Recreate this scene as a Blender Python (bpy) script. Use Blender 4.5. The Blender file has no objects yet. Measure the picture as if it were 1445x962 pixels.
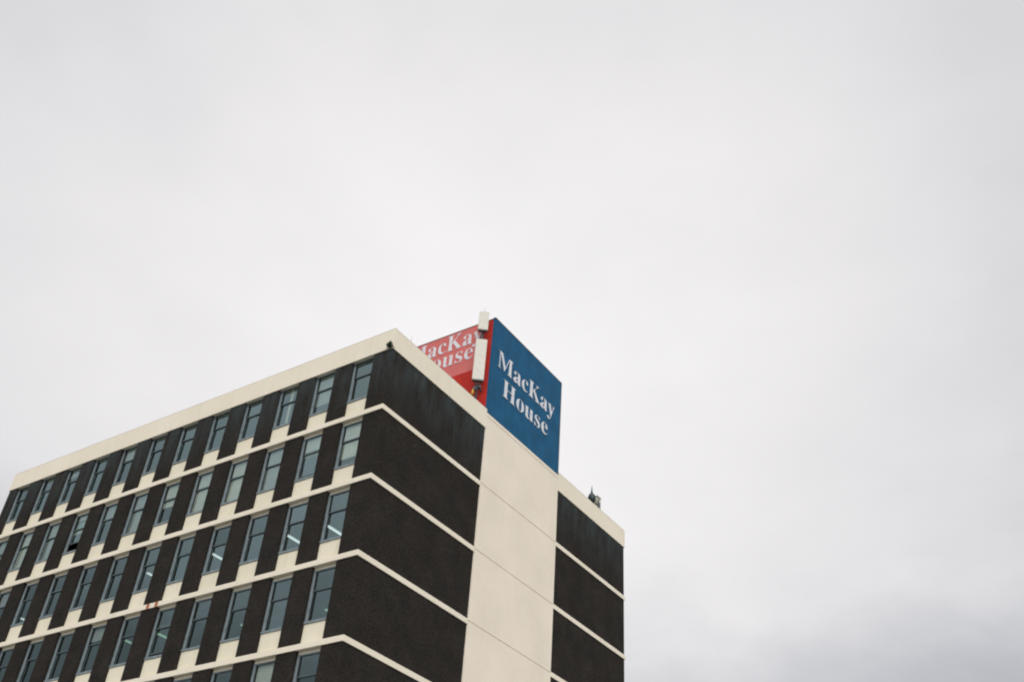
import bpy, bmesh, math, random
from mathutils import Vector, Matrix
random.seed(7)
SC = bpy.context.scene
COL = SC.collection
B = 25.0132          # height of the topmost white floor band above the ground
ST = 3.3             # storey height
R = math.radians

# ------------------------------------------------------------------ camera
cam = bpy.data.cameras.new('camera')
camo = bpy.data.objects.new('camera', cam)
COL.objects.link(camo)
r = Vector((0.83523907, 0.54637324, 0.06206434)); u = Vector((0.29502092, -0.5405003, 0.78792264)); f = Vector((-0.46404564, 0.63979349, 0.6126385))
M = Matrix(((r.x, u.x, -f.x, 24.71906), (r.y, u.y, -f.y, -25.33717), (r.z, u.z, -f.z, B - 23.36317), (0, 0, 0, 1)))
camo.matrix_world = M
cam.sensor_width = 36.0
cam.lens = 1427.796 / 1445 * 36.0
cam.clip_start = 0.1
cam.clip_end = 5000
SC.camera = camo

# ------------------------------------------------------------------ sky
w = bpy.data.worlds.new('World'); SC.world = w; w.use_nodes = True
nt = w.node_tree; N = nt.nodes; Lk = nt.links
for n in list(N): N.remove(n)
out = N.new('ShaderNodeOutputWorld'); bg = N.new('ShaderNodeBackground'); bg.inputs[1].default_value = 0.1
Lk.new(bg.outputs[0], out.inputs[0])
sky = N.new('ShaderNodeTexSky'); sky.sky_type = 'NISHITA'; sky.sun_disc = False
sky.sun_elevation = R(40); sky.sun_rotation = R(140)
tc = N.new('ShaderNodeTexCoord')
def wmath(op, a, b=None, c=None, clamp=False):
    n = N.new('ShaderNodeMath'); n.operation = op; n.use_clamp = clamp
    for i, v in enumerate((a, b, c)):
        if v is None: continue
        if isinstance(v, (int, float)): n.inputs[i].default_value = v
        else: Lk.new(v, n.inputs[i])
    return n.outputs[0]
def wdot(vec):
    n = N.new('ShaderNodeVectorMath'); n.operation = 'DOT_PRODUCT'
    Lk.new(tc.outputs['Generated'], n.inputs[0]); n.inputs[1].default_value = Vector(vec).normalized()
    return n.outputs['Value']
def wnoise(scale, detail, rough, sc=(1, 1, 1), loc=(0, 0, 0), dist=0.0):
    mp = N.new('ShaderNodeMapping'); mp.inputs['Scale'].default_value = sc; mp.inputs['Location'].default_value = loc
    Lk.new(tc.outputs['Generated'], mp.inputs[0])
    n = N.new('ShaderNodeTexNoise'); n.inputs['Scale'].default_value = scale; n.inputs['Detail'].default_value = detail
    n.inputs['Roughness'].default_value = rough; n.inputs['Distortion'].default_value = dist
    Lk.new(mp.outputs[0], n.inputs['Vector']); return n.outputs['Fac']
n1 = wnoise(2.1, 4, .5, (1, 1, 2.0), (.3, .8, .1), .3)       # broad thick and thin parts of the cloud layer
n2 = wnoise(5.5, 4, .55, (1, 1, 1.6), (1.7, .2, .4), .0)     # wisps
# bright lobe along the camera view, dimming outward: lens vignette put into the sky
thin = wmath('POWER', wmath('MAXIMUM', wdot((-.50, .63, .59)), 0.0), 3.4)
sep = N.new('ShaderNodeSeparateXYZ'); Lk.new(tc.outputs['Generated'], sep.inputs[0])
bn = wnoise(3.4, 6, .55, (1, 1, 2.0), (.5, .5, .2), .0)
bz = wmath('ADD', sep.outputs[2], wmath('MULTIPLY', wmath('SUBTRACT', bn, .5), .30))
bank = N.new('ShaderNodeMapRange'); bank.interpolation_type = 'SMOOTHERSTEP'                                      # darker bank of cloud low in the sky
for q_, v_ in ((1, .25), (2, .49), (3, 1.0), (4, 0.0)): bank.inputs[q_].default_value = v_
Lk.new(bz, bank.inputs[0])
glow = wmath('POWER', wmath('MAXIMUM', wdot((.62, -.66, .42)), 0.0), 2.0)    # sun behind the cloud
v = wmath('ADD', wmath('MULTIPLY', thin, 4.75), 4.45)
v = wmath('ADD', v, wmath('MULTIPLY', wmath('SUBTRACT', n1, .5), 1.6))
v = wmath('ADD', v, wmath('MULTIPLY', wmath('SUBTRACT', n2, .5), 1.1))
v = wmath('SUBTRACT', v, wmath('MULTIPLY', bank.outputs[0], 2.4))
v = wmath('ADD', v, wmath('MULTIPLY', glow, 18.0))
ramp = N.new('ShaderNodeMapRange'); ramp.inputs[1].default_value = 5.0; ramp.inputs[2].default_value = 8.3
Lk.new(v, ramp.inputs[0])
tint = N.new('ShaderNodeMix'); tint.data_type = 'RGBA'
Lk.new(ramp.outputs[0], tint.inputs[0]); tint.inputs[6].default_value = (.955, .978, 1.045, 1); tint.inputs[7].default_value = (1.012, .992, 1.0, 1)
mul = N.new('ShaderNodeVectorMath'); mul.operation = 'SCALE'
Lk.new(tint.outputs[2], mul.inputs[0]); Lk.new(v, mul.inputs['Scale'])
mx = N.new('ShaderNodeMix'); mx.data_type = 'RGBA'; mx.inputs[0].default_value = 0.97
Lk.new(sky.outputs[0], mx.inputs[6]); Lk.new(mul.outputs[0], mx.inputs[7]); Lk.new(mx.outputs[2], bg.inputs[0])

# ------------------------------------------------------------------ sun behind the cloud
sd = bpy.data.lights.new('sun', 'SUN'); sd.energy = 1.0; sd.angle = R(25); sd.color = (1, .97, .92)
so = bpy.data.objects.new('sun', sd); COL.objects.link(so)
so.rotation_euler = Vector((-.62, .66, -.62)).to_track_quat('-Z', 'Y').to_euler()
SC.view_settings.view_transform = 'Standard'; SC.view_settings.look = 'None'
SC.view_settings.exposure = 0.0; SC.view_settings.gamma = 1.0
SC.render.engine = 'CYCLES'
SC.cycles.pixel_filter_type = 'BLACKMAN_HARRIS'; SC.cycles.filter_width = 2.1
SC.cycles.max_bounces = 8; SC.cycles.transparent_max_bounces = 12

# ------------------------------------------------------------------ materials
def new_mat(name):
    m = bpy.data.materials.new(name); m.use_nodes = True
    return m, m.node_tree, m.node_tree.nodes['Principled BSDF']
class NB:
    def __init__(s, t): s.t = t
    def n(s, kind, **k):
        x = s.t.nodes.new(kind)
        for a, b in k.items(): setattr(x, a, b)
        return x
    def put(s, sock, v):
        if isinstance(v, (int, float, tuple)): sock.default_value = v
        else: s.t.links.new(v, sock)
    def math(s, op, a, b=None, clamp=False):
        x = s.n('ShaderNodeMath', operation=op, use_clamp=clamp); s.put(x.inputs[0], a)
        if b is not None: s.put(x.inputs[1], b)
        return x.outputs[0]
    def mix(s, fac, a, b, blend='MIX'):
        x = s.n('ShaderNodeMix', data_type='RGBA', blend_type=blend); s.put(x.inputs[0], fac); s.put(x.inputs[6], a); s.put(x.inputs[7], b)
        return x.outputs[2]
    def noise(s, vec, scale, detail=4, rough=.5, sc=(1, 1, 1)):
        mp = s.n('ShaderNodeMapping'); mp.inputs['Scale'].default_value = sc; s.put(mp.inputs[0], vec)
        x = s.n('ShaderNodeTexNoise'); x.inputs['Scale'].default_value = scale; x.inputs['Detail'].default_value = detail; x.inputs['Roughness'].default_value = rough
        s.put(x.inputs['Vector'], mp.outputs[0]); return x.outputs['Fac']
    def rng(s, v, a, b, c=0., d=1.):
        x = s.n('ShaderNodeMapRange'); s.put(x.inputs[0], v)
        for i, q in enumerate((a, b, c, d)): x.inputs[i + 1].default_value = q
        return x.outputs[0]
    def obj(s): return s.n('ShaderNodeTexCoord').outputs['Object']
    def geo(s): return s.n('ShaderNodeNewGeometry').outputs['Position']
    def bump(s, h, strength, dist, bsdf):
        x = s.n('ShaderNodeBump'); x.inputs['Strength'].default_value = strength; x.inputs['Distance'].default_value = dist
        s.put(x.inputs['Height'], h); s.t.links.new(x.outputs[0], bsdf.inputs['Normal'])

def plain(name, col, rough=.6, metal=0., var=.15, scale=3., spec=.5):
    m, t, b = new_mat(name); nb = NB(t); p = nb.obj()
    k = nb.rng(nb.noise(p, scale, 5, .6), .3, .7, 1 - var, 1 + var * .4)
    x = nb.n('ShaderNodeVectorMath', operation='SCALE'); x.inputs[0].default_value = col[:3]; nb.put(x.inputs['Scale'], k)
    t.links.new(x.outputs[0], b.inputs['Base Color'])
    b.inputs['Roughness'].default_value = rough; b.inputs['Metallic'].default_value = metal
    b.inputs['Specular IOR Level'].default_value = spec
    return m

def brick_mat():
    m, t, b = new_mat('dark_brick'); nb = NB(t); p = nb.geo()
    s = nb.n('ShaderNodeSeparateXYZ'); nb.put(s.inputs[0], p)
    uu = nb.math('ADD', s.outputs[0], s.outputs[1])
    c = nb.n('ShaderNodeCombineXYZ'); nb.put(c.inputs[0], uu); nb.put(c.inputs[1], s.outputs[2])
    br = nb.n('ShaderNodeTexBrick'); nb.put(br.inputs['Vector'], c.outputs[0])
    br.inputs['Scale'].default_value = 1.0; br.inputs['Brick Width'].default_value = .24; br.inputs['Row Height'].default_value = .086
    br.inputs['Mortar Size'].default_value = .013; br.inputs['Mortar Smooth'].default_value = .2; br.inputs['Bias'].default_value = -.2
    br.inputs['Color1'].default_value = (.031, .024, .0195, 1); br.inputs['Color2'].default_value = (.010, .0085, .0075, 1); br.inputs['Mortar'].default_value = (.056, .052, .046, 1)
    col = br.outputs['Color']
    big = nb.noise(p, .6, 5, .6)
    col = nb.mix(nb.rng(big, .35, .7), col, (.023, .0185, .015, 1), 'MIX')
    mot = nb.noise(p, 11, 4, .75)
    col = nb.mix(nb.rng(nb.noise(p, .9, 6, .7), .40, .62, 0, .7), col, (.016, .0145, .0130, 1)); col = nb.mix(nb.rng(mot, .42, .66, 0, .6), col, (.038, .034, .030, 1)); col = nb.mix(nb.rng(mot, .56, .36, 0, .5), col, (.009, .009, .0085, 1))
    # pale blue-grey efflorescence in streaks, strongest on the top storey under the parapet
    st = nb.noise(p, 2.2, 6, .65, (1, 1, .22)); fine = nb.noise(p, 14, 3, .6)
    top = nb.rng(s.outputs[2], B + .2, B + 3.0, .05, 1.0)
    wz = nb.math('MULTIPLY', nb.rng(st, .36, .64), top)
    wz = nb.math('MULTIPLY', wz, nb.rng(fine, .25, .7, .5, 1.))
    col = nb.mix(nb.math('MULTIPLY', wz, .8), col, (.058, .080, .084, 1))
    # scattered pale chips and salt marks
    ch = nb.noise(p, 5.5, 4, .7, (1, 1, .5)); col = nb.mix(nb.rng(ch, .68, .78, 0, .45), col, (.05, .06, .06, 1))
    nb.put(b.inputs['Base Color'], col); b.inputs['Roughness'].default_value = .95; b.inputs['Specular IOR Level'].default_value = .08
    nb.bump(br.outputs['Fac'], -.6, .012, b)
    return m

def cream_mat(name, base, rust=False, streaks=.35):
    m, t, b = new_mat(name); nb = NB(t); p = nb.geo()
    s = nb.n('ShaderNodeSeparateXYZ'); nb.put(s.inputs[0], p)
    big = nb.noise(p, .45, 4, .5); fine = nb.noise(p, 9, 5, .65); streak = nb.noise(p, 3.0, 5, .6, (1, 1, .12))
    d = [c * .84 for c in base]; d[2] *= .93
    col = nb.mix(nb.rng(big, .35, .75, 0, .55), tuple(base) + (1,), tuple(d) + (1,))
    col = nb.mix(nb.rng(streak, .55, .8, 0, streaks), col, (base[0] * .68, base[1] * .70, base[2] * .62, 1))
    col = nb.mix(nb.rng(fine, .3, .75, 0, .22), col, (base[0] * .7, base[1] * .7, base[2] * .68, 1))
    if rust:
        for x0, z0 in ((-11.70, -6.74), (-11.16, -6.75)):
            v = nb.n('ShaderNodeVectorMath', operation='SUBTRACT'); nb.put(v.inputs[0], p); v.inputs[1].default_value = (x0, -.05, B + z0)
            v2 = nb.n('ShaderNodeVectorMath', operation='MULTIPLY'); nb.put(v2.inputs[0], v.outputs[0]); v2.inputs[1].default_value = (1, .3, .45)
            ln = nb.n('ShaderNodeVectorMath', operation='LENGTH'); nb.put(ln.inputs[0], v2.outputs[0])
            k = nb.math('ADD', ln.outputs['Value'], nb.math('MULTIPLY', nb.math('SUBTRACT', fine, .5), .08))
            col = nb.mix(nb.rng(k, .05, .15, 1., 0.), col, (.36, .10, .02, 1))
    nb.put(b.inputs['Base Color'], col); b.inputs['Roughness'].default_value = .75; b.inputs['Specular IOR Level'].default_value = .3
    nb.bump(fine, .25, .01, b)
    return m

MB_ = brick_mat()
MC = cream_mat('cream_painted_concrete', (.84, .775, .645), True)
MPAN = cream_mat('cream_spandrel_paint', (.82, .765, .61))
MCORE = cream_mat('cream_render', (.84, .765, .645), False, .22)
MFR = plain('blue_grey_window_metal', (.215, .265, .285), .5, .0, .25, 5)
MSASH = plain('dark_sash_metal', (.085, .11, .12), .5, .0, .2, 6)
MTRK = plain('black_sash_track', (.012, .012, .012), .8)
MBL = plain('cream_roller_blind', (.56, .55, .47), .8, 0, .12, 2)
MROOM = plain('office_paint', (.13, .14, .135), .8, 0, .1, .5)
MROOF = plain('roof_felt', (.10, .10, .10), .9)
MBLUE = plain('blue_sign_paint', (.014, .100, .205), .6, 0, .22, 1.3, .12)
MRED = plain('red_sign_paint', (.52, .036, .024), .6, 0, .25, 1.1, .12)
MPINK = plain('faded_pink_sign_film', (.62, .15, .135), .5, 0, .12, 1.2, .4)
MWHITE = plain('white_lettering_film', (.72, .73, .76), .5, 0, .14, 4, .3)
MTRIM = plain('weathered_sign_trim', (.20, .17, .15), .7)
MANT = plain('grey_antenna_plastic', (.60, .58, .51), .55, 0, .12, 6)
MSTEEL = plain('dull_galvanised_steel', (.16, .18, .19), .5, .4, .3, 9)
MBLK = plain('black_rubber', (.015, .015, .016), .6)
MYEL = plain('yellow_cable_gland', (.55, .30, .03), .5)
MLEAF = plain('dark_green_leaf', (.018, .045, .014), .7, 0, .4, 20)
MGLS = None
def glass_mat():
    m = bpy.data.materials.new('blue_green_window_glass'); m.use_nodes = True; t = m.node_tree; nb = NB(t)
    for n in list(t.nodes): t.nodes.remove(n)
    o = nb.n('ShaderNodeOutputMaterial'); tr = nb.n('ShaderNodeBsdfTransparent'); tr.inputs[0].default_value = (.92, .95, .94, 1)
    gl = nb.n('ShaderNodeBsdfGlossy'); gl.inputs['Color'].default_value = (.76, 1.0, .99, 1); gl.inputs['Roughness'].default_value = .04
    oi = nb.n('ShaderNodeObjectInfo')
    fr = nb.n('ShaderNodeFresnel'); fr.inputs['IOR'].default_value = 1.6
    k = nb.math('ADD', nb.math('MULTIPLY', fr.outputs[0], 1.0), nb.math('ADD', .20, nb.math('MULTIPLY', oi.outputs['Random'], .12)), True)
    k = nb.math('MULTIPLY', k, nb.math('SUBTRACT', 1.0, nb.n('ShaderNodeNewGeometry').outputs['Backfacing']))
    ns = nb.noise(nb.geo(), .7, 3, .5); nb2 = nb.n('ShaderNodeBump'); nb2.inputs['Strength'].default_value = .25; nb2.inputs['Distance'].default_value = .05
    nb.put(nb2.inputs['Height'], ns); t.links.new(nb2.outputs[0], gl.inputs['Normal'])
    ms = nb.n('ShaderNodeMixShader'); nb.put(ms.inputs[0], k); t.links.new(tr.outputs[0], ms.inputs[1]); t.links.new(gl.outputs[0], ms.inputs[2])
    t.links.new(ms.outputs[0], o.inputs['Surface'])
    return m
MGLS = glass_mat()
def emit(name, col, st):
    m, t, b = new_mat(name); b.inputs['Emission Color'].default_value = col; b.inputs['Emission Strength'].default_value = st; b.inputs['Base Color'].default_value = (.8, .8, .8, 1)
    return m
MTUBE = emit('lit_fluorescent_tube', (.85, 1, 1, 1), .9)
MTUBEG = emit('lit_greenish_tube', (.55, 1, .72, 1), .42)
def ground_mat(name, col, scale, amt):
    m, t, b = new_mat(name); nb = NB(t); p = nb.obj()
    c = nb.mix(nb.rng(nb.noise(p, scale, 6, .65), .3, .7), tuple(col) + (1,), tuple(k * (1 - amt) for k in col) + (1,))
    c = nb.mix(nb.rng(nb.noise(p, .15, 3, .5), .4, .7, 0, .5), c, tuple(k * .7 for k in col) + (1,))
    nb.put(b.inputs['Base Color'], c); b.inputs['Roughness'].default_value = .9; nb.bump(nb.noise(p, scale * 6, 3), .3, .01, b)
    return m

# ------------------------------------------------------------------ mesh helpers
class Mesh:
    def __init__(s): s.b = bmesh.new()
    def box(s, x0, y0, z0, x1, y1, z1, mi=0, rot=None, at=None):
        vs = [s.b.verts.new(Vector(c)) for c in ((x0, y0, z0), (x1, y0, z0), (x1, y1, z0), (x0, y1, z0), (x0, y0, z1), (x1, y0, z1), (x1, y1, z1), (x0, y1, z1))]
        for q in ((0, 3, 2, 1), (4, 5, 6, 7), (0, 1, 5, 4), (1, 2, 6, 5), (2, 3, 7, 6), (3, 0, 4, 7)):
            fc = s.b.faces.new([vs[i] for i in q]); fc.material_index = mi
        if rot is not None:
            for v_ in vs: v_.co = rot @ v_.co
        if at is not None:
            for v_ in vs: v_.co += Vector(at)
        return s
    def tube(s, pts, rad, seg=10, mi=0, rads=None):
        pts = [Vector(p) for p in pts]; rings = []
        for i, p in enumerate(pts):
            d = (pts[min(i + 1, len(pts) - 1)] - pts[max(i - 1, 0)]).normalized()
            a = d.orthogonal().normalized() if i == 0 else (rings_a - d * rings_a.dot(d)).normalized()
            rings_a = a; c = d.cross(a); rr = rads[i] if rads else rad
            rings.append([s.b.verts.new(p + (a * math.cos(2 * math.pi * k / seg) + c * math.sin(2 * math.pi * k / seg)) * rr) for k in range(seg)])
        for i in range(len(rings) - 1):
            for k in range(seg):
                fc = s.b.faces.new((rings[i][k], rings[i][(k + 1) % seg], rings[i + 1][(k + 1) % seg], rings[i + 1][k])); fc.material_index = mi; fc.smooth = True
        s.b.faces.new(rings[0][::-1]).material_index = mi; s.b.faces.new(rings[-1]).material_index = mi
        return s
    def build(s, name, mats, parent=None, loc=None, bevel=0):
        if bevel:
            bmesh.ops.bevel(s.b, geom=s.b.edges[:], offset=bevel, segments=2, profile=.7, affect='EDGES')
        bmesh.ops.recalc_face_normals(s.b, faces=s.b.faces[:])
        me = bpy.data.meshes.new(name); s.b.to_mesh(me); s.b.free()
        for m in (mats if isinstance(mats, (list, tuple)) else [mats]): me.materials.append(m)
        o = bpy.data.objects.new(name, me); COL.objects.link(o)
        if loc: o.location = loc
        if parent: o.parent = parent
        return o
def tag(o, label=None, cat=None, group=None, kind=None):
    for k, v_ in (('label', label), ('category', cat), ('group', group), ('kind', kind)):
        if v_: o[k] = v_
    return o
def empty(name, loc=(0, 0, 0), rz=0):
    o = bpy.data.objects.new(name, None); COL.objects.link(o); o.location = loc; o.rotation_euler = (0, 0, rz); return o
# ------------------------------------------------------------------ the street around the building
MASP = ground_mat('asphalt', (.055, .055, .056), 2.5, .3)
MPAV = ground_mat('concrete_paving', (.30, .29, .27), 1.2, .25)
MGRD = ground_mat('gravelly_ground', (.17, .165, .14), .5, .35)
tag(Mesh().box(-1500, -1500, -.5, 1500, 1500, 0).build('ground', MGRD), kind='structure')
rd = Mesh(); rd.box(-400, -34, .004, 400, -20, .008).box(20, -20, .004, 34, 400, .008); tag(rd.build('road', MASP), kind='structure')
rm = Mesh()
for i in range(-40, 41):
    if not 18 < i * 6 < 36: rm.box(i * 6, -27.07, .010, i * 6 + 3, -26.93, .013)
tag(rm.build('road_marking', plain('road_paint', (.7, .7, .68), .7)), kind='structure')
tag(Mesh().box(-60, -19.85, 0.001, 19.85, -.5, .13).box(.5, -.5, 0.001, 19.85, 60, .13).build('pavement', MPAV), kind='structure')
kb = Mesh().box(-60, -20, .001, 20, -19.85, .14).box(19.85, -19.85, .001, 20, 60, .14); tag(kb.build('kerb', plain('kerb_stone', (.36, .35, .33), .8), bevel=.01), kind='structure')

# ------------------------------------------------------------------ the office block
L, W, YL, YR = 27.338, 21.01, 7.107, 13.753
OFF, PITCH, WW = 1.021, 2.2189, 1.22
NROW = 7
BZ = [B - ST * k for k in range(NROW)]          # base of each window storey (top of its floor band)
ZB = BZ[-1] - .3                                 # bottom of the brickwork
RD = .145                                        # how far windows and spandrels sit behind the piers
bld = empty('office_building', (0, 0, 0))
tag(bld, 'dark brick office block with cream floor bands and rows of sash windows', 'building')
TOP = B + 3.1
# brick piers of the long front
for i in range(13):
    x1 = 0 if i == 0 else -(OFF + (i - 1) * PITCH + WW)
    x0 = -(OFF + i * PITCH) if i < 12 else -L
    Mesh().box(x0, 0, ZB, x1, .38, TOP).build('brick_pier', MB_, bld)
# brick end wall either side of the cream shaft
Mesh().box(-.30, .382, ZB, 0, YL - .002, TOP).build('brick_wall', MB_, bld)
Mesh().box(-.30, YR + .002, ZB, 0, W, TOP).build('brick_wall', MB_, bld)
Mesh().box(-L, .382, ZB, -L + .3, W - .3, TOP).box(-L, W - .298, ZB, -.302, W, TOP).build('brick_wall', MB_, bld)
# cream shaft: one smooth slab per storey with a fine recessed joint between
for k in range(-1, NROW + 1):
    z1 = B + 3.56 if k < 0 else BZ[k] - .100 if k < NROW else 4.95
    z1 = B + 3.56 if k == 0 else (BZ[k] + ST - .120 if k < NROW else None)
    if k < 0 or k >= NROW: continue
    z0 = BZ[k] - .082
    Mesh().box(-.25, YL, z0, .045, YR, z1).build('shaft_slab', MCORE, bld)
Mesh().box(-.25, YL + .01, ZB, .027, YR - .01, B + 3.57).build('shaft_joint_backing', plain('stained_mortar_joint', (.70, .63, .51), .9), bld)
Mesh().box(-.26, YL, B + 3.572, .058, YR, B + 3.745).build('shaft_coping', MCORE, bld)
# parapet
ZP, ZT = B + 2.882, B + 3.920
pf = Mesh().box(-L - .05, -.05, ZP, .05, .20, ZT); pf.build('parapet', MC, bld, bevel=.012)
ps = Mesh().box(-.22, .202, ZP, .05, YL - .001, ZT); ps.build('parapet', MC, bld, bevel=.012)
pn = Mesh().box(-.22, YR + .001, ZP, .05, 15.544, ZT).box(-.22, 15.556, ZP, .05, W + .05, ZT); pn.build('parapet', MC, bld, bevel=.012)
pb = Mesh().box(-L - .05, .202, ZP, -L + .2, W - .202, ZT).box(-L - .05, W - .2, ZP, -.222, W + .05, ZT); pb.build('parapet', MC, bld)
# thin metal capping on the parapet
cp = Mesh().box(-L - .052, -.052, ZT + .001, .052, .22, ZT + .022).box(-.24, .222, ZT + .001, .052, YL - .01, ZT + .022).box(-.24, YR + .01, ZT + .001, .052, W + .052, ZT + .022)
cp.build('parapet_capping', plain('weathered_capping', (.62, .58, .50), .6, 0, .3, 1.5), bld)
# floor bands
for k in range(NROW):
    z1 = BZ[k] - .046; z0 = z1 - .225
    m = Mesh().box(-L - .05, -.05, z0, .05, .378, z1).box(.002, .380, z0, .05, YL - .003, z1).box(.002, YR + .003, z0, .05, W + .05, z1)
    m.build('floor_band', MC, bld, bevel=.012)
# lintels over each bay are part of the band system: cream soffit strips behind the band
for k in range(NROW):
    if k == NROW - 1: pass
    zl = BZ[k] + 2.915
    for i in range(12):
        x1 = -(OFF + i * PITCH) - .002; x0 = x1 - WW + .004
        Mesh().box(x0, RD, zl, x1, .36, BZ[k] + 3.02).build('lintel', MPAN, bld)
# spandrel panels
sp0 = None
for k in range(NROW):
    for i in range(12):
        x = -(OFF + i * PITCH)
        if sp0 is None:
            sp0 = Mesh().box(-WW + .003, RD, 0, -.003, .36, .77).build('spandrel_panel', MPAN, bld); o = sp0
        else:
            o = sp0.copy(); COL.objects.link(o); o.parent = bld
        o.location = (x, 0, BZ[k] - .02 if False else BZ[k])

# ---- sash windows
Z0, Z1, ZM = .86, 2.912, 2.085       # opening above the sill, head, meeting rail
def make_window():
    m = Mesh()                     # blue-grey outer frame, its left and right jambs, head
    fx = .055
    m.box(-WW + .003, RD - .012, Z0, -WW + fx, RD + .060, Z1)
    m.box(-fx, RD - .012, Z0, -.003, RD + .060, Z1)
    m.box(-WW + fx, RD - .012, Z1 - .045, -fx, RD + .060, Z1)
    # light outer lining of the jamb, dark track between it and the glass
    m.box(-WW + fx, RD + .010, Z0, -WW + .085, RD + .110, Z1 - .045, 0)
    m.box(-.085, RD + .010, Z0, -fx, RD + .110, Z1 - .045, 0)
    m.box(-WW + .0855, RD + .075, Z0, -WW + .105, RD + .110, Z1 - .045, 1)
    fr = m.build('window', [MFR, MTRK], bld)
    s = Mesh().box(-WW + .003, RD - .045, .772, -.003, .34, Z0 - .002, 0).build('sill', MFR, fr, bevel=.006)
    def sash(nm, z0, z1, y, railm, top, bot):
        q = Mesh()
        q.box(-WW + .106, y, z0, -WW + .140, y + .035, z1, 1).box(-.122, y, z0, -.0855, y + .035, z1, 0)
        q.box(-WW + .140, y, z0, -.122, y + .035, z0 + bot, railm).box(-WW + .140, y, z1 - top, -.122, y + .035, z1, railm)
        return q.build(nm, [MSASH, MTRK], fr)
    up = sash('upper_sash', ZM - .02, Z1 - .047, RD + .030, 0, .035, .05)
    lo = sash('lower_sash', Z0 + .002, ZM + .02, RD + .070, 0, .04, .06)
    g1 = Mesh().box(-WW + .140, RD + .044, ZM + .03, -.122, RD + .047, Z1 - .082).build('pane', MGLS, fr)
    g2 = Mesh().box(-WW + .140, RD + .085, Z0 + .062, -.122, RD + .088, ZM - .02).build('pane', MGLS, fr)
    return fr, s, up, lo, g1, g2
W0 = make_window()
BLM = {}
def blind(fr, z_bottom, mat, gap=0.0):
    key = (round(z_bottom, 2), mat.name)
    if key not in BLM:
        q = Mesh(); q.box(-WW + .11, .266, z_bottom, -.09, .272, Z1 - .03); q.box(-WW + .11, .260, z_bottom - .03, -.09, .278, z_bottom)
        BLM[key] = q.build('blind', mat, fr); return
    o = BLM[key].copy(); COL.objects.link(o); o.parent = fr
MBL2 = plain('grey_green_blind', (.36, .37, .35), .8, 0, .12, 2)
BL = {(1, 0): (1.30, MBL), (1, 1): (2.02, MBL), (1, 2): (.95, MBL2), (1, 3): (1.02, MBL), (1, 4): (.92, MBL), (1, 5): (1.75, MBL), (1, 6): (.95, MBL2), (1, 7): (2.0, MBL2),
      (1, 8): (1.9, MBL), (1, 9): (1.0, MBL2), (1, 10): (.95, MBL), (1, 11): (1.9, MBL2), (0, 1): (1.35, MBL2), (0, 7): (2.25, MBL2), (2, 10): (2.2, MBL2), (3, 6): (2.3, MBL2), (4, 1): (1.95, MBL), (0, 9): (2.4, MBL2)}
OPEN = {(1, 8): .48, (1, 1): .10, (3, 4): .13, (2, 8): .09}
first = True
for k in range(NROW):
    for i in range(12):
        loc = Vector((-(OFF + i * PITCH), 0, BZ[k]))
        if first:
            fr, kids = W0[0], W0[1:]; first = False
        else:
            fr = W0[0].copy(); COL.objects.link(fr); fr.parent = bld; kids = []
            for c in W0[1:]:
                d = c.copy(); COL.objects.link(d); d.parent = fr; kids.append(d)
        fr.location = loc
        up = OPEN.get((k, i), 0)
        if up:
            kids[2].location.z = up; kids[4].location.z = up
            fr['label'] = 'window with its lower sash raised'
        if (k, i) in BL: blind(fr, *BL[(k, i)])
# the strip of pale curtain behind the third window of the top row
Mesh().box(-.66, .266, Z0, -.50, .276, Z1 - .05).build('curtain', MBL, [o for o in COL.objects if o.name.startswith('window') and abs(o.location.x + OFF + 2 * PITCH) < .01 and abs(o.location.z - BZ[0]) < .01][0])

# floors, ceilings and inner walls of the offices
q = Mesh()
for k in range(NROW):
    q.box(-L + .31, .40, BZ[k] - .33, -.31, W - .31, BZ[k] - .02)
q.build('floor_slab', MROOM, bld)
q = Mesh()
for k in range(NROW): q.box(-L + .31, 6.6, BZ[k] - .018, -.31, 6.75, BZ[k] + 2.96)
for k in range(NROW):
    for xx in (-18.9,): q.box(xx - .05, .382, BZ[k] - .018, xx + .05, 6.598, BZ[k] + 2.96)
q.build('inner_wall', MROOM, bld)
Mesh().box(-L + .21, .21, B + 2.97, -.23, W - .21, B + 3.12).build('flat_roof', MROOF, bld)
# ground floor: cream plinth, shop glazing between columns
gz = ZB
q = Mesh().box(-L + .2, .50, 0.002, -.2, .80, 1.0).box(-.5, .82, .002, -.2, W - .2, gz - .002).box(-L + .2, .82, .002, -L + .5, W - .2, gz - .002).box(-L + .52, W - .5, .002, -.52, W - .21, gz - .002)
q.build('ground_floor_wall', MCORE, bld)
Mesh().box(-L + .5, .60, 1.002, -.5, .62, gz - .3).build('shop_glazing', MGLS, bld)
q = Mesh()
for i in range(13): q.box(-L + .25 + i * 2.19, .46, 1.002, -L + .50 + i * 2.19, .84, gz - .002)
q.box(-L, .1, gz - .25, -.02, .44, gz - .002)
q.build('ground_floor_columns', MCORE, bld)

# plant room on the roof behind the two signs
SY1 = YR - .09; SX0 = -6.45; SZ = B + 9.60
pr = Mesh().box(SX0 + .05, YL + .12, B + 3.125, -.12, SY1, SZ - .06).build('plant_room', plain('plant_room_render', (.45, .43, .40), .8), bld)

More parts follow.
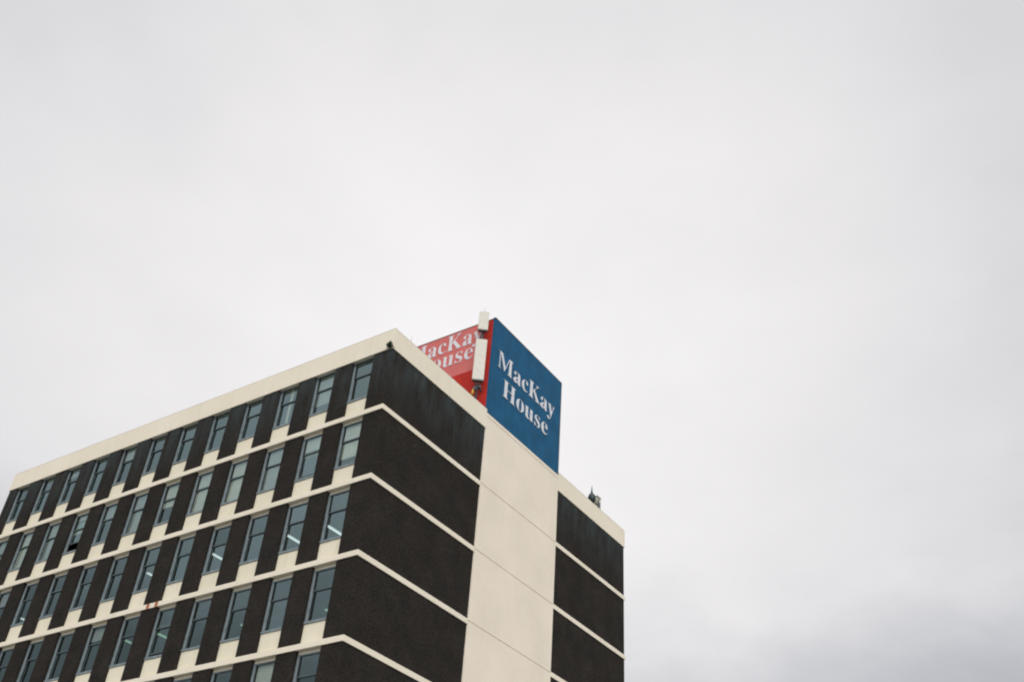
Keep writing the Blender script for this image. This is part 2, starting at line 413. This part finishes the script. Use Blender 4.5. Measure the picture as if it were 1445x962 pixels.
# ------------------------------------------------------------------ the two roof signs
GL = {"M":[634,[[[14,0],[14,17],[43,22],[61,32],[72,50],[75,79],[75,382],[74,402],[71,416],[64,426],[53,432],[15,439],[15,455],[185,455],[317,142],[449,455],[617,455],[617,439],[590,433],[573,423],[563,405],[560,378],[560,85],[561,61],[565,43],[571,31],[582,23],[596,19],[617,17],[617,0],[396,0],[396,17],[433,25],[443,32],[450,44],[453,61],[455,83],[455,399],[288,0],[270,0],[105,389],[105,80],[109,48],[120,30],[139,20],[169,17],[169,0]]]],"a":[344,[[[255,-10],[232,-7],[216,1],[205,15],[200,35],[176,16],[151,2],[124,-6],[95,-9],[64,-4],[40,11],[25,34],[20,63],[23,84],[31,104],[45,121],[63,136],[119,164],[199,190],[199,241],[196,266],[187,282],[171,292],[148,296],[129,294],[115,290],[107,283],[104,274],[113,257],[121,243],[123,231],[120,215],[110,202],[95,194],[77,191],[59,194],[45,203],[36,218],[33,236],[37,259],[49,278],[69,295],[95,308],[126,316],[162,318],[223,312],[263,292],[276,277],[285,259],[291,236],[293,210],[293,62],[295,40],[298,36],[304,34],[320,42],[329,28],[312,11],[294,-1],[275,-8]],[[151,34],[174,41],[187,50],[199,63],[199,169],[164,157],[138,139],[123,114],[118,84],[120,62],[126,46],[137,37]]]],"c":[293,[[[156,-10],[119,-5],[87,11],[59,35],[38,68],[24,106],[19,150],[25,196],[40,237],[64,271],[96,297],[133,313],[175,319],[218,314],[250,298],[271,275],[277,245],[275,228],[266,215],[253,207],[236,204],[219,207],[206,216],[199,230],[196,251],[197,261],[197,271],[196,282],[190,290],[182,295],[169,297],[144,290],[126,269],[116,235],[112,187],[118,123],[137,76],[151,60],[166,48],[184,41],[204,38],[239,47],[271,72],[285,60],[258,30],[227,8],[193,-6]]]],"K":[510,[[[16,0],[16,17],[45,22],[63,32],[72,50],[75,81],[75,379],[72,406],[63,424],[45,434],[17,439],[17,455],[242,455],[242,439],[205,432],[194,425],[187,415],[184,400],[183,379],[183,234],[321,373],[342,398],[349,418],[345,427],[334,434],[316,437],[291,439],[291,455],[486,455],[486,439],[477,439],[447,434],[415,419],[381,395],[345,361],[271,285],[463,46],[487,25],[501,20],[519,17],[519,0],[281,0],[281,17],[306,18],[322,21],[331,27],[334,34],[329,47],[316,66],[199,214],[183,198],[183,81],[186,50],[195,32],[213,22],[242,17],[242,0]]]],"y":[300,[[[52,-140],[29,-137],[10,-125],[-3,-107],[-7,-84],[-4,-67],[5,-53],[18,-43],[36,-40],[51,-42],[64,-49],[72,-61],[75,-76],[74,-81],[74,-87],[77,-96],[86,-99],[99,-92],[114,-74],[129,-44],[140,-5],[36,251],[25,275],[15,287],[8,292],[-3,293],[-5,293],[-5,310],[162,310],[162,293],[136,289],[130,284],[128,275],[130,267],[133,257],[185,119],[230,241],[236,260],[238,274],[236,284],[229,289],[203,293],[203,310],[300,310],[300,293],[287,290],[277,281],[259,242],[162,-24],[145,-65],[129,-96],[113,-117],[95,-131],[76,-138]]]],"H":[523,[[[15,0],[15,17],[45,22],[62,32],[72,50],[75,81],[75,379],[71,406],[62,424],[44,434],[16,439],[16,455],[242,455],[242,439],[204,432],[193,425],[187,415],[183,400],[182,379],[182,251],[342,251],[342,379],[337,415],[331,425],[320,432],[282,439],[282,455],[507,455],[507,439],[478,434],[461,424],[452,407],[449,379],[449,81],[452,52],[461,33],[478,22],[507,17],[507,0],[282,0],[282,17],[311,21],[329,31],[339,49],[342,81],[342,221],[182,221],[182,81],[185,50],[194,32],[212,22],[242,17],[242,0]]]],"o":[336,[[[169,-10],[127,-5],[90,11],[60,37],[38,70],[24,110],[19,154],[24,199],[38,239],[60,272],[90,297],[127,313],[168,318],[209,313],[245,298],[275,273],[298,240],[312,200],[317,154],[312,108],[298,69],[275,36],[245,11],[210,-5]],[[169,11],[193,18],[209,39],[214,56],[217,81],[220,154],[217,227],[208,271],[192,292],[169,299],[144,292],[128,271],[120,227],[117,154],[120,82],[123,56],[128,39],[144,18]]]],"u":[375,[[[131,-10],[91,-3],[65,17],[51,51],[46,97],[46,248],[44,268],[39,282],[29,291],[11,294],[11,310],[142,310],[142,74],[144,58],[151,46],[162,38],[177,36],[205,43],[228,66],[228,248],[226,269],[221,283],[209,291],[189,294],[189,310],[324,310],[324,70],[326,51],[331,39],[342,33],[360,30],[360,13],[300,7],[228,-10],[228,40],[209,19],[186,3],[160,-7]]]],"s":[288,[[[151,-10],[122,-6],[87,6],[73,9],[60,4],[51,-9],[36,-9],[36,105],[53,105],[66,68],[87,39],[112,21],[140,15],[162,18],[179,27],[189,40],[192,58],[183,84],[156,105],[107,130],[76,148],[54,169],[41,193],[37,220],[44,259],[65,291],[98,312],[141,319],[166,316],[199,308],[206,306],[213,305],[223,308],[230,319],[244,319],[244,222],[228,222],[215,254],[196,277],[174,291],[149,296],[130,294],[116,286],[108,274],[105,259],[107,244],[115,232],[128,222],[146,212],[191,189],[221,172],[241,151],[253,127],[257,95],[250,51],[228,18],[194,-3]]]],"e":[301,[[[154,-10],[117,-5],[85,10],[58,35],[37,69],[24,109],[19,157],[24,201],[38,240],[59,273],[87,298],[120,313],[157,318],[185,316],[209,309],[230,297],[249,280],[264,259],[274,234],[281,206],[283,173],[283,166],[117,166],[123,112],[138,73],[164,50],[199,42],[219,45],[237,53],[254,67],[270,86],[285,73],[258,36],[228,11],[193,-5]],[[116,192],[201,192],[201,215],[199,252],[193,277],[181,292],[161,297],[141,291],[127,274],[119,244],[116,203]]]]}
def text_obj(lines, cap, parent, sx, loc, rot, depth=.03):
    """lines: (string, left edge, baseline, wanted width)"""
    s = cap / 455.
    for st_, x_left, base, width in lines:
        adv = sum(GL[c][0] for c in st_[:-1]) + max(p[0] for sp in GL[st_[-1]][1] for p in sp) - min(p[0] for sp in GL[st_[0]][1] for p in sp)
        kx = width / adv; x = x_left - min(p[0] for sp in GL[st_[0]][1] for p in sp) * kx
        cu = bpy.data.curves.new('lettering', 'CURVE'); cu.dimensions = '2D'; cu.fill_mode = 'BOTH'; cu.extrude = depth / 2; cu.offset = THIN
        for c in st_:
            for sp in GL[c][1]:
                z = cu.splines.new('POLY'); z.points.add(len(sp) - 1); z.use_cyclic_u = True
                for pt, (a, b) in zip(z.points, sp): pt.co = (x + a * kx, base + b * s, 0, 1)
            x += GL[c][0] * kx
        tmp = bpy.data.objects.new('lettering_curve', cu); COL.objects.link(tmp)
        bpy.context.view_layer.update()
        me = bpy.data.meshes.new_from_object(tmp.evaluated_get(bpy.context.evaluated_depsgraph_get()))
        bpy.data.objects.remove(tmp)
        me.materials.clear(); me.materials.append(MWHITE)
        o = bpy.data.objects.new('lettering', me); COL.objects.link(o); o.parent = parent
        o.matrix_local = Matrix.Translation(Vector(loc)) @ rot
        o['label'] = 'white serif lettering reading ' + st_
ROTX = Matrix(((0, 0, 1, 0), (1, 0, 0, 0), (0, 1, 0, 0), (0, 0, 0, 1)))     # text X -> +Y, text Y -> +Z, normal +X
ROTY = Matrix(((1, 0, 0, 0), (0, 0, -1, 0), (0, 1, 0, 0), (0, 0, 0, 1)))    # text X -> +X, text Y -> +Z, normal -Y
bs = empty('roof_sign', (.03, YL, B + 3.73))
tag(bs, 'tall blue roof sign reading MacKay House, above the cream shaft', 'sign')
zb = B + 3.73
q = Mesh().box(-.10, -.02, 0.02, .0, YR - YL - .08, SZ - zb + .02)
wS = (YR - YL - .06) / 5
for i in range(5): q.box(.001, -.02 + i * wS + (.005 if i else 0), .02, .03, -.02 + (i + 1) * wS, SZ - zb + .02)
q.build('sign_panel', MBLUE, bs)
t = Mesh().box(-.12, -.045, SZ - zb + .021, .045, YR - YL - .04, SZ - zb + .06)
t.box(-.10, YR - YL - .079, .02, .045, YR - YL - .045, SZ - zb + .02)
t.build('sign_trim', MTRIM, bs)
THIN = -.016
text_obj([('MacKay', 7.56 - YL, 6.86 + B - zb, 5.48), ('House', 8.17 - YL, 5.41 + B - zb, 4.28)], 1.04, bs, 1, (.048, 0, 0), ROTX)
rs = empty('roof_sign', (SX0, YL, B + 3.73))
tag(rs, 'red roof sign with faded pink patch, half hidden behind the parapet', 'sign')
Mesh().box(0, 0, -.55, -SX0 - .075, .10, SZ - zb + .02).build('sign_panel', MRED, rs)
Mesh().box(.15, -.006, 6.72 + B - zb, -SX0 - .80, -.001, SZ - zb + .012).build('faded_patch', MPINK, rs)
Mesh().box(-.02, -.025, SZ - zb + .021, -SX0 - .08, .10, SZ - zb + .055).build('sign_trim', MTRIM, rs)
THIN = -.011
text_obj([('MacKay', -5.56 - SX0, 8.50 + B - zb, 4.86), ('House', -4.99 - SX0, 7.50 + B - zb + .02, 3.78)], 1.0, rs, 1, (0, -.016, 0), ROTY, .02)

# ------------------------------------------------------------------ phone mast in front of the red sign
AX, AY = -.43, 6.72
mast = empty('antenna_mast', (AX, AY, B + 3.12))
tag(mast, 'steel mast with two pale panel antennas in front of the red sign', 'antenna')
Mesh().tube([(0, 0, 0), (0, 0, 6.54)], .045, 12).box(-.2, -.2, 0, .2, .2, .03).build('pole', MSTEEL, mast)
rz = Matrix.Rotation(R(38), 3, 'Z')
def panel(z0, z1, wd, dp, yo):
    m = Mesh().box(-wd / 2, yo - dp, z0, wd / 2, yo, z1)
    bmesh.ops.bevel(m.b, geom=[e for e in m.b.edges], offset=.028, segments=3, affect='EDGES')
    for v_ in m.b.verts: v_.co = rz @ v_.co
    p = m.build('panel_antenna', MANT, mast)
    m = Mesh().box(-wd / 2 + .03, yo - dp + .03, z0 - .055, wd / 2 - .03, yo - .03, z0 - .001)
    for sx in (-.14, 0, .14): m.tube([(sx, yo - dp / 2, z0 - .05), (sx, yo - dp / 2, z0 - .14)], .022, 8)
    for v_ in m.b.verts: v_.co = rz @ v_.co
    m.build('connector_plate', MBLK, p)
    m = Mesh()
    for zz in (z0 + .2, z1 - .2): m.box(-.07, yo + .001, zz - .05, .07, .06, zz + .05)
    for v_ in m.b.verts: v_.co = rz @ v_.co
    m.build('bracket', MSTEEL, p)
panel(8.60 - 3.12, 9.80 - 3.12, .51, .17, -.08)
panel(5.45 - 3.12, 7.98 - 3.12, .575, .19, -.08)
m = Mesh()
for a in ((.12, -.05), (-.10, -.06), (.02, -.09)):
    m.tube([rz @ Vector((a[0], -.18, 5.36 - 3.12)), rz @ Vector((a[0] * .9, -.2, 5.2 - 3.12)), rz @ Vector((a[0] * .3, -.10, 4.95 - 3.12)), rz @ Vector((.02 + a[1], -.07, 4.5 - 3.12)), rz @ Vector((.0 + a[1], -.06, .05))], .024, 8)
m.build('cable', MBLK, mast)
m = Mesh()
for a in (-.09, .07): m.tube([rz @ Vector((a, -.17, 5.36)), rz @ Vector((a * .8, -.08, 5.2)), rz @ Vector((a * .6, -.055, 4.9))], .014, 8)
m.build('cable', MBLK, mast)
m = Mesh().box(-.16, -.10, 5.08 - 3.12, .2, .08, 5.20 - 3.12).box(.0, .05, 5.12 - 3.12, .06, .37, 5.17 - 3.12).box(-.10, -.16, 4.96 - 3.12, .08, -.05, 5.08 - 3.12)
m.build('bracket', MSTEEL, mast)
Mesh().tube([(-.12, -.12, 4.98 - 3.12), (-.17, -.13, 4.66 - 3.12)], .065, 12).build('cable_gland', MYEL, mast)
Mesh().tube([(0, 0, 6.541), (0, 0, 6.74), (0, 0, 7.12)], .02, 8, rads=[.028, .014, .004]).build('lightning_spike', MSTEEL, mast)

# small wall bracket on the red sign, left of the mast
m = Mesh().box(-.10, -.16, -.03, .10, .0, .03).tube([(-.02, -.15, .0), (.12, -.24, .05)], .03, 8)
o = m.build('cable_bracket', MSTEEL, None, (-1.30, YL - .012, B + 5.02)); tag(o, 'tiny dark cable bracket fixed low on the red sign', 'bracket')
# short pale conduit stub beside the blue sign
o = Mesh().tube([(0, 0, 0), (0, 0, 1.08)], .03, 10).tube([(0, 0, 1.06), (0, 0, 1.14)], .045, 10).build('vent_pipe', MANT, None, (-.35, 6.30, B + 3.13))
tag(o, 'small pale pipe end peeping over the parapet below the mast', 'pipe')
# thin lightning rod on the parapet near the corner
m = Mesh().tube([(0, 0, 0), (0, 0, .45)], .007, 6, rads=[.010, .004]).box(-.03, -.03, 0, .03, .03, .02)
o = m.build('lightning_rod', MSTEEL, None, (-.05, 1.15, ZT + .023)); tag(o, 'hair thin lightning rod on the parapet right of the corner', 'lightning rod')

# ------------------------------------------------------------------ beacon and box at the right end of the roof
bc = empty('rooftop_beacon', (-.32, 18.10, B + 3.32)); tag(bc, 'dark spiked beacon beside a pale box behind the right parapet', 'beacon')
Mesh().box(-.16, -.30, -.2, .16, .30, -.15).box(-.10, .0, -.15, .14, .3, .42).tube([(0, -.12, -.15), (0, -.12, 1.05)], .05, 10).build('stand', MSTEEL, bc)
m = Mesh().tube([(0, -.20, 1.02), (0, -.20, 1.12), (0, -.20, 1.30), (0, -.20, 1.46), (0, -.20, 1.54)], .2, 14, rads=[.12, .21, .22, .16, .07])
m.build('beacon_head', plain('dark_blue_grey_casting', (.035, .055, .065), .5, .2, .5, 14), bc)
Mesh().tube([(0, -.20, 1.53), (0, -.20, 1.70), (0, -.20, 2.05)], .03, 8, rads=[.075, .05, .008]).build('spike', MSTEEL, bc)
m = Mesh().box(-.14, .06, .42, .20, .46, 1.46).box(-.17, .03, 1.46, .23, .49, 1.50); m.build('equipment_box', plain('weathered_pale_box', (.55, .56, .47), .6, 0, .35, 8), bc)
m = Mesh().tube([(.25, .10, 1.40), (.26, .18, 1.25), (.25, .06, 1.1), (.22, .14, .70)], .022, 8).tube([(.0, -.2, 1.1), (.16, -.05, 1.0), (.20, .1, .9)], .025, 8)
m.build('cable', MBLK, bc)
Mesh().box(.202, .12, .85, .22, .38, 1.15).build('door_plate', MSTEEL, bc)

# ------------------------------------------------------------------ weed growing from the corner joint
m = Mesh(); random.seed(3)
for j in range(230):
    a = random.uniform(0, 2 * math.pi); e = random.uniform(-.2, 1.4); ln = random.uniform(.08, .24)
    d = Vector((math.cos(a) * math.cos(e), math.sin(a) * math.cos(e), math.sin(e)))
    if d.x < -.2 and d.y > .2: continue
    p = Vector((random.gauss(0, .035), random.gauss(0, .02), random.uniform(-.12, .06))); sd_ = d.orthogonal().normalized() * random.uniform(.010, .022)
    mid = p + d * ln * .55 + Vector((0, 0, .01)); tip = p + d * ln + Vector((0, 0, -.02))
    v = [m.b.verts.new(c) for c in (p, mid + sd_, tip, mid - sd_)]; m.b.faces.new(v)
wd = empty('wall_weed', (-.08, -.10, B + 2.99)); tag(wd, 'dark green weed sprouting under the parapet at the brick corner', 'plant')
m.build('leaves', MLEAF, wd)
m = Mesh().tube([(.06, .06, -.10), (.02, .02, -.03), (0, 0, .08)], .012, 6); m.build('stem', MLEAF, wd)

# ------------------------------------------------------------------ lit ceiling lamps seen through the glass
def lamp(x, y, row, ln, green, label):
    root = empty('ceiling_light', (x, y, BZ[row] + 2.955)); tag(root, label, 'lamp', 'lit ceiling lamps behind the windows')
    Mesh().box(-.09, -ln / 2, -.045, .09, ln / 2, 0).build('housing', MANT, root)
    t_ = Mesh()
    for sx in (-.045, .045): t_.tube([(sx, -ln / 2 + .04, -.075), (sx, ln / 2 - .04, -.075)], .024, 8)
    t_.build('tube', MTUBEG if green else MTUBE, root)
LM = [(-4.05, 2.66, 2, 1.25, 0, 'bright tube behind the window nearest the corner, third row down'),
      (-6.26, 2.55, 2, 1.25, 0, 'bright tube behind the second window from the corner, third row down'),
      (-10.72, 2.34, 2, 1.25, 0, 'thin bright tube behind the fourth window from the corner, third row down'),
      (-15.19, 2.26, 2, .95, 0, 'short bright tube behind the sixth window from the corner, third row down'),
      (-26.17, 2.95, 2, .7, 0, 'faint tube low in the tenth window from the corner, third row down'),
      (-4.27, 3.60, 3, 1.1, 1, 'green glint behind the window nearest the corner, fourth row down'),
      (-8.80, 3.25, 3, 1.1, 1, 'faint green tube behind the third window from the corner, fourth row down'),
      (-13.15, 2.30, 3, .95, 1, 'green tube behind the partly open fifth window, fourth row down'),
      (-15.24, 2.15, 3, .8, 1, 'green tube behind the sixth window from the corner, fourth row down')]
for a in LM: lamp(*a)
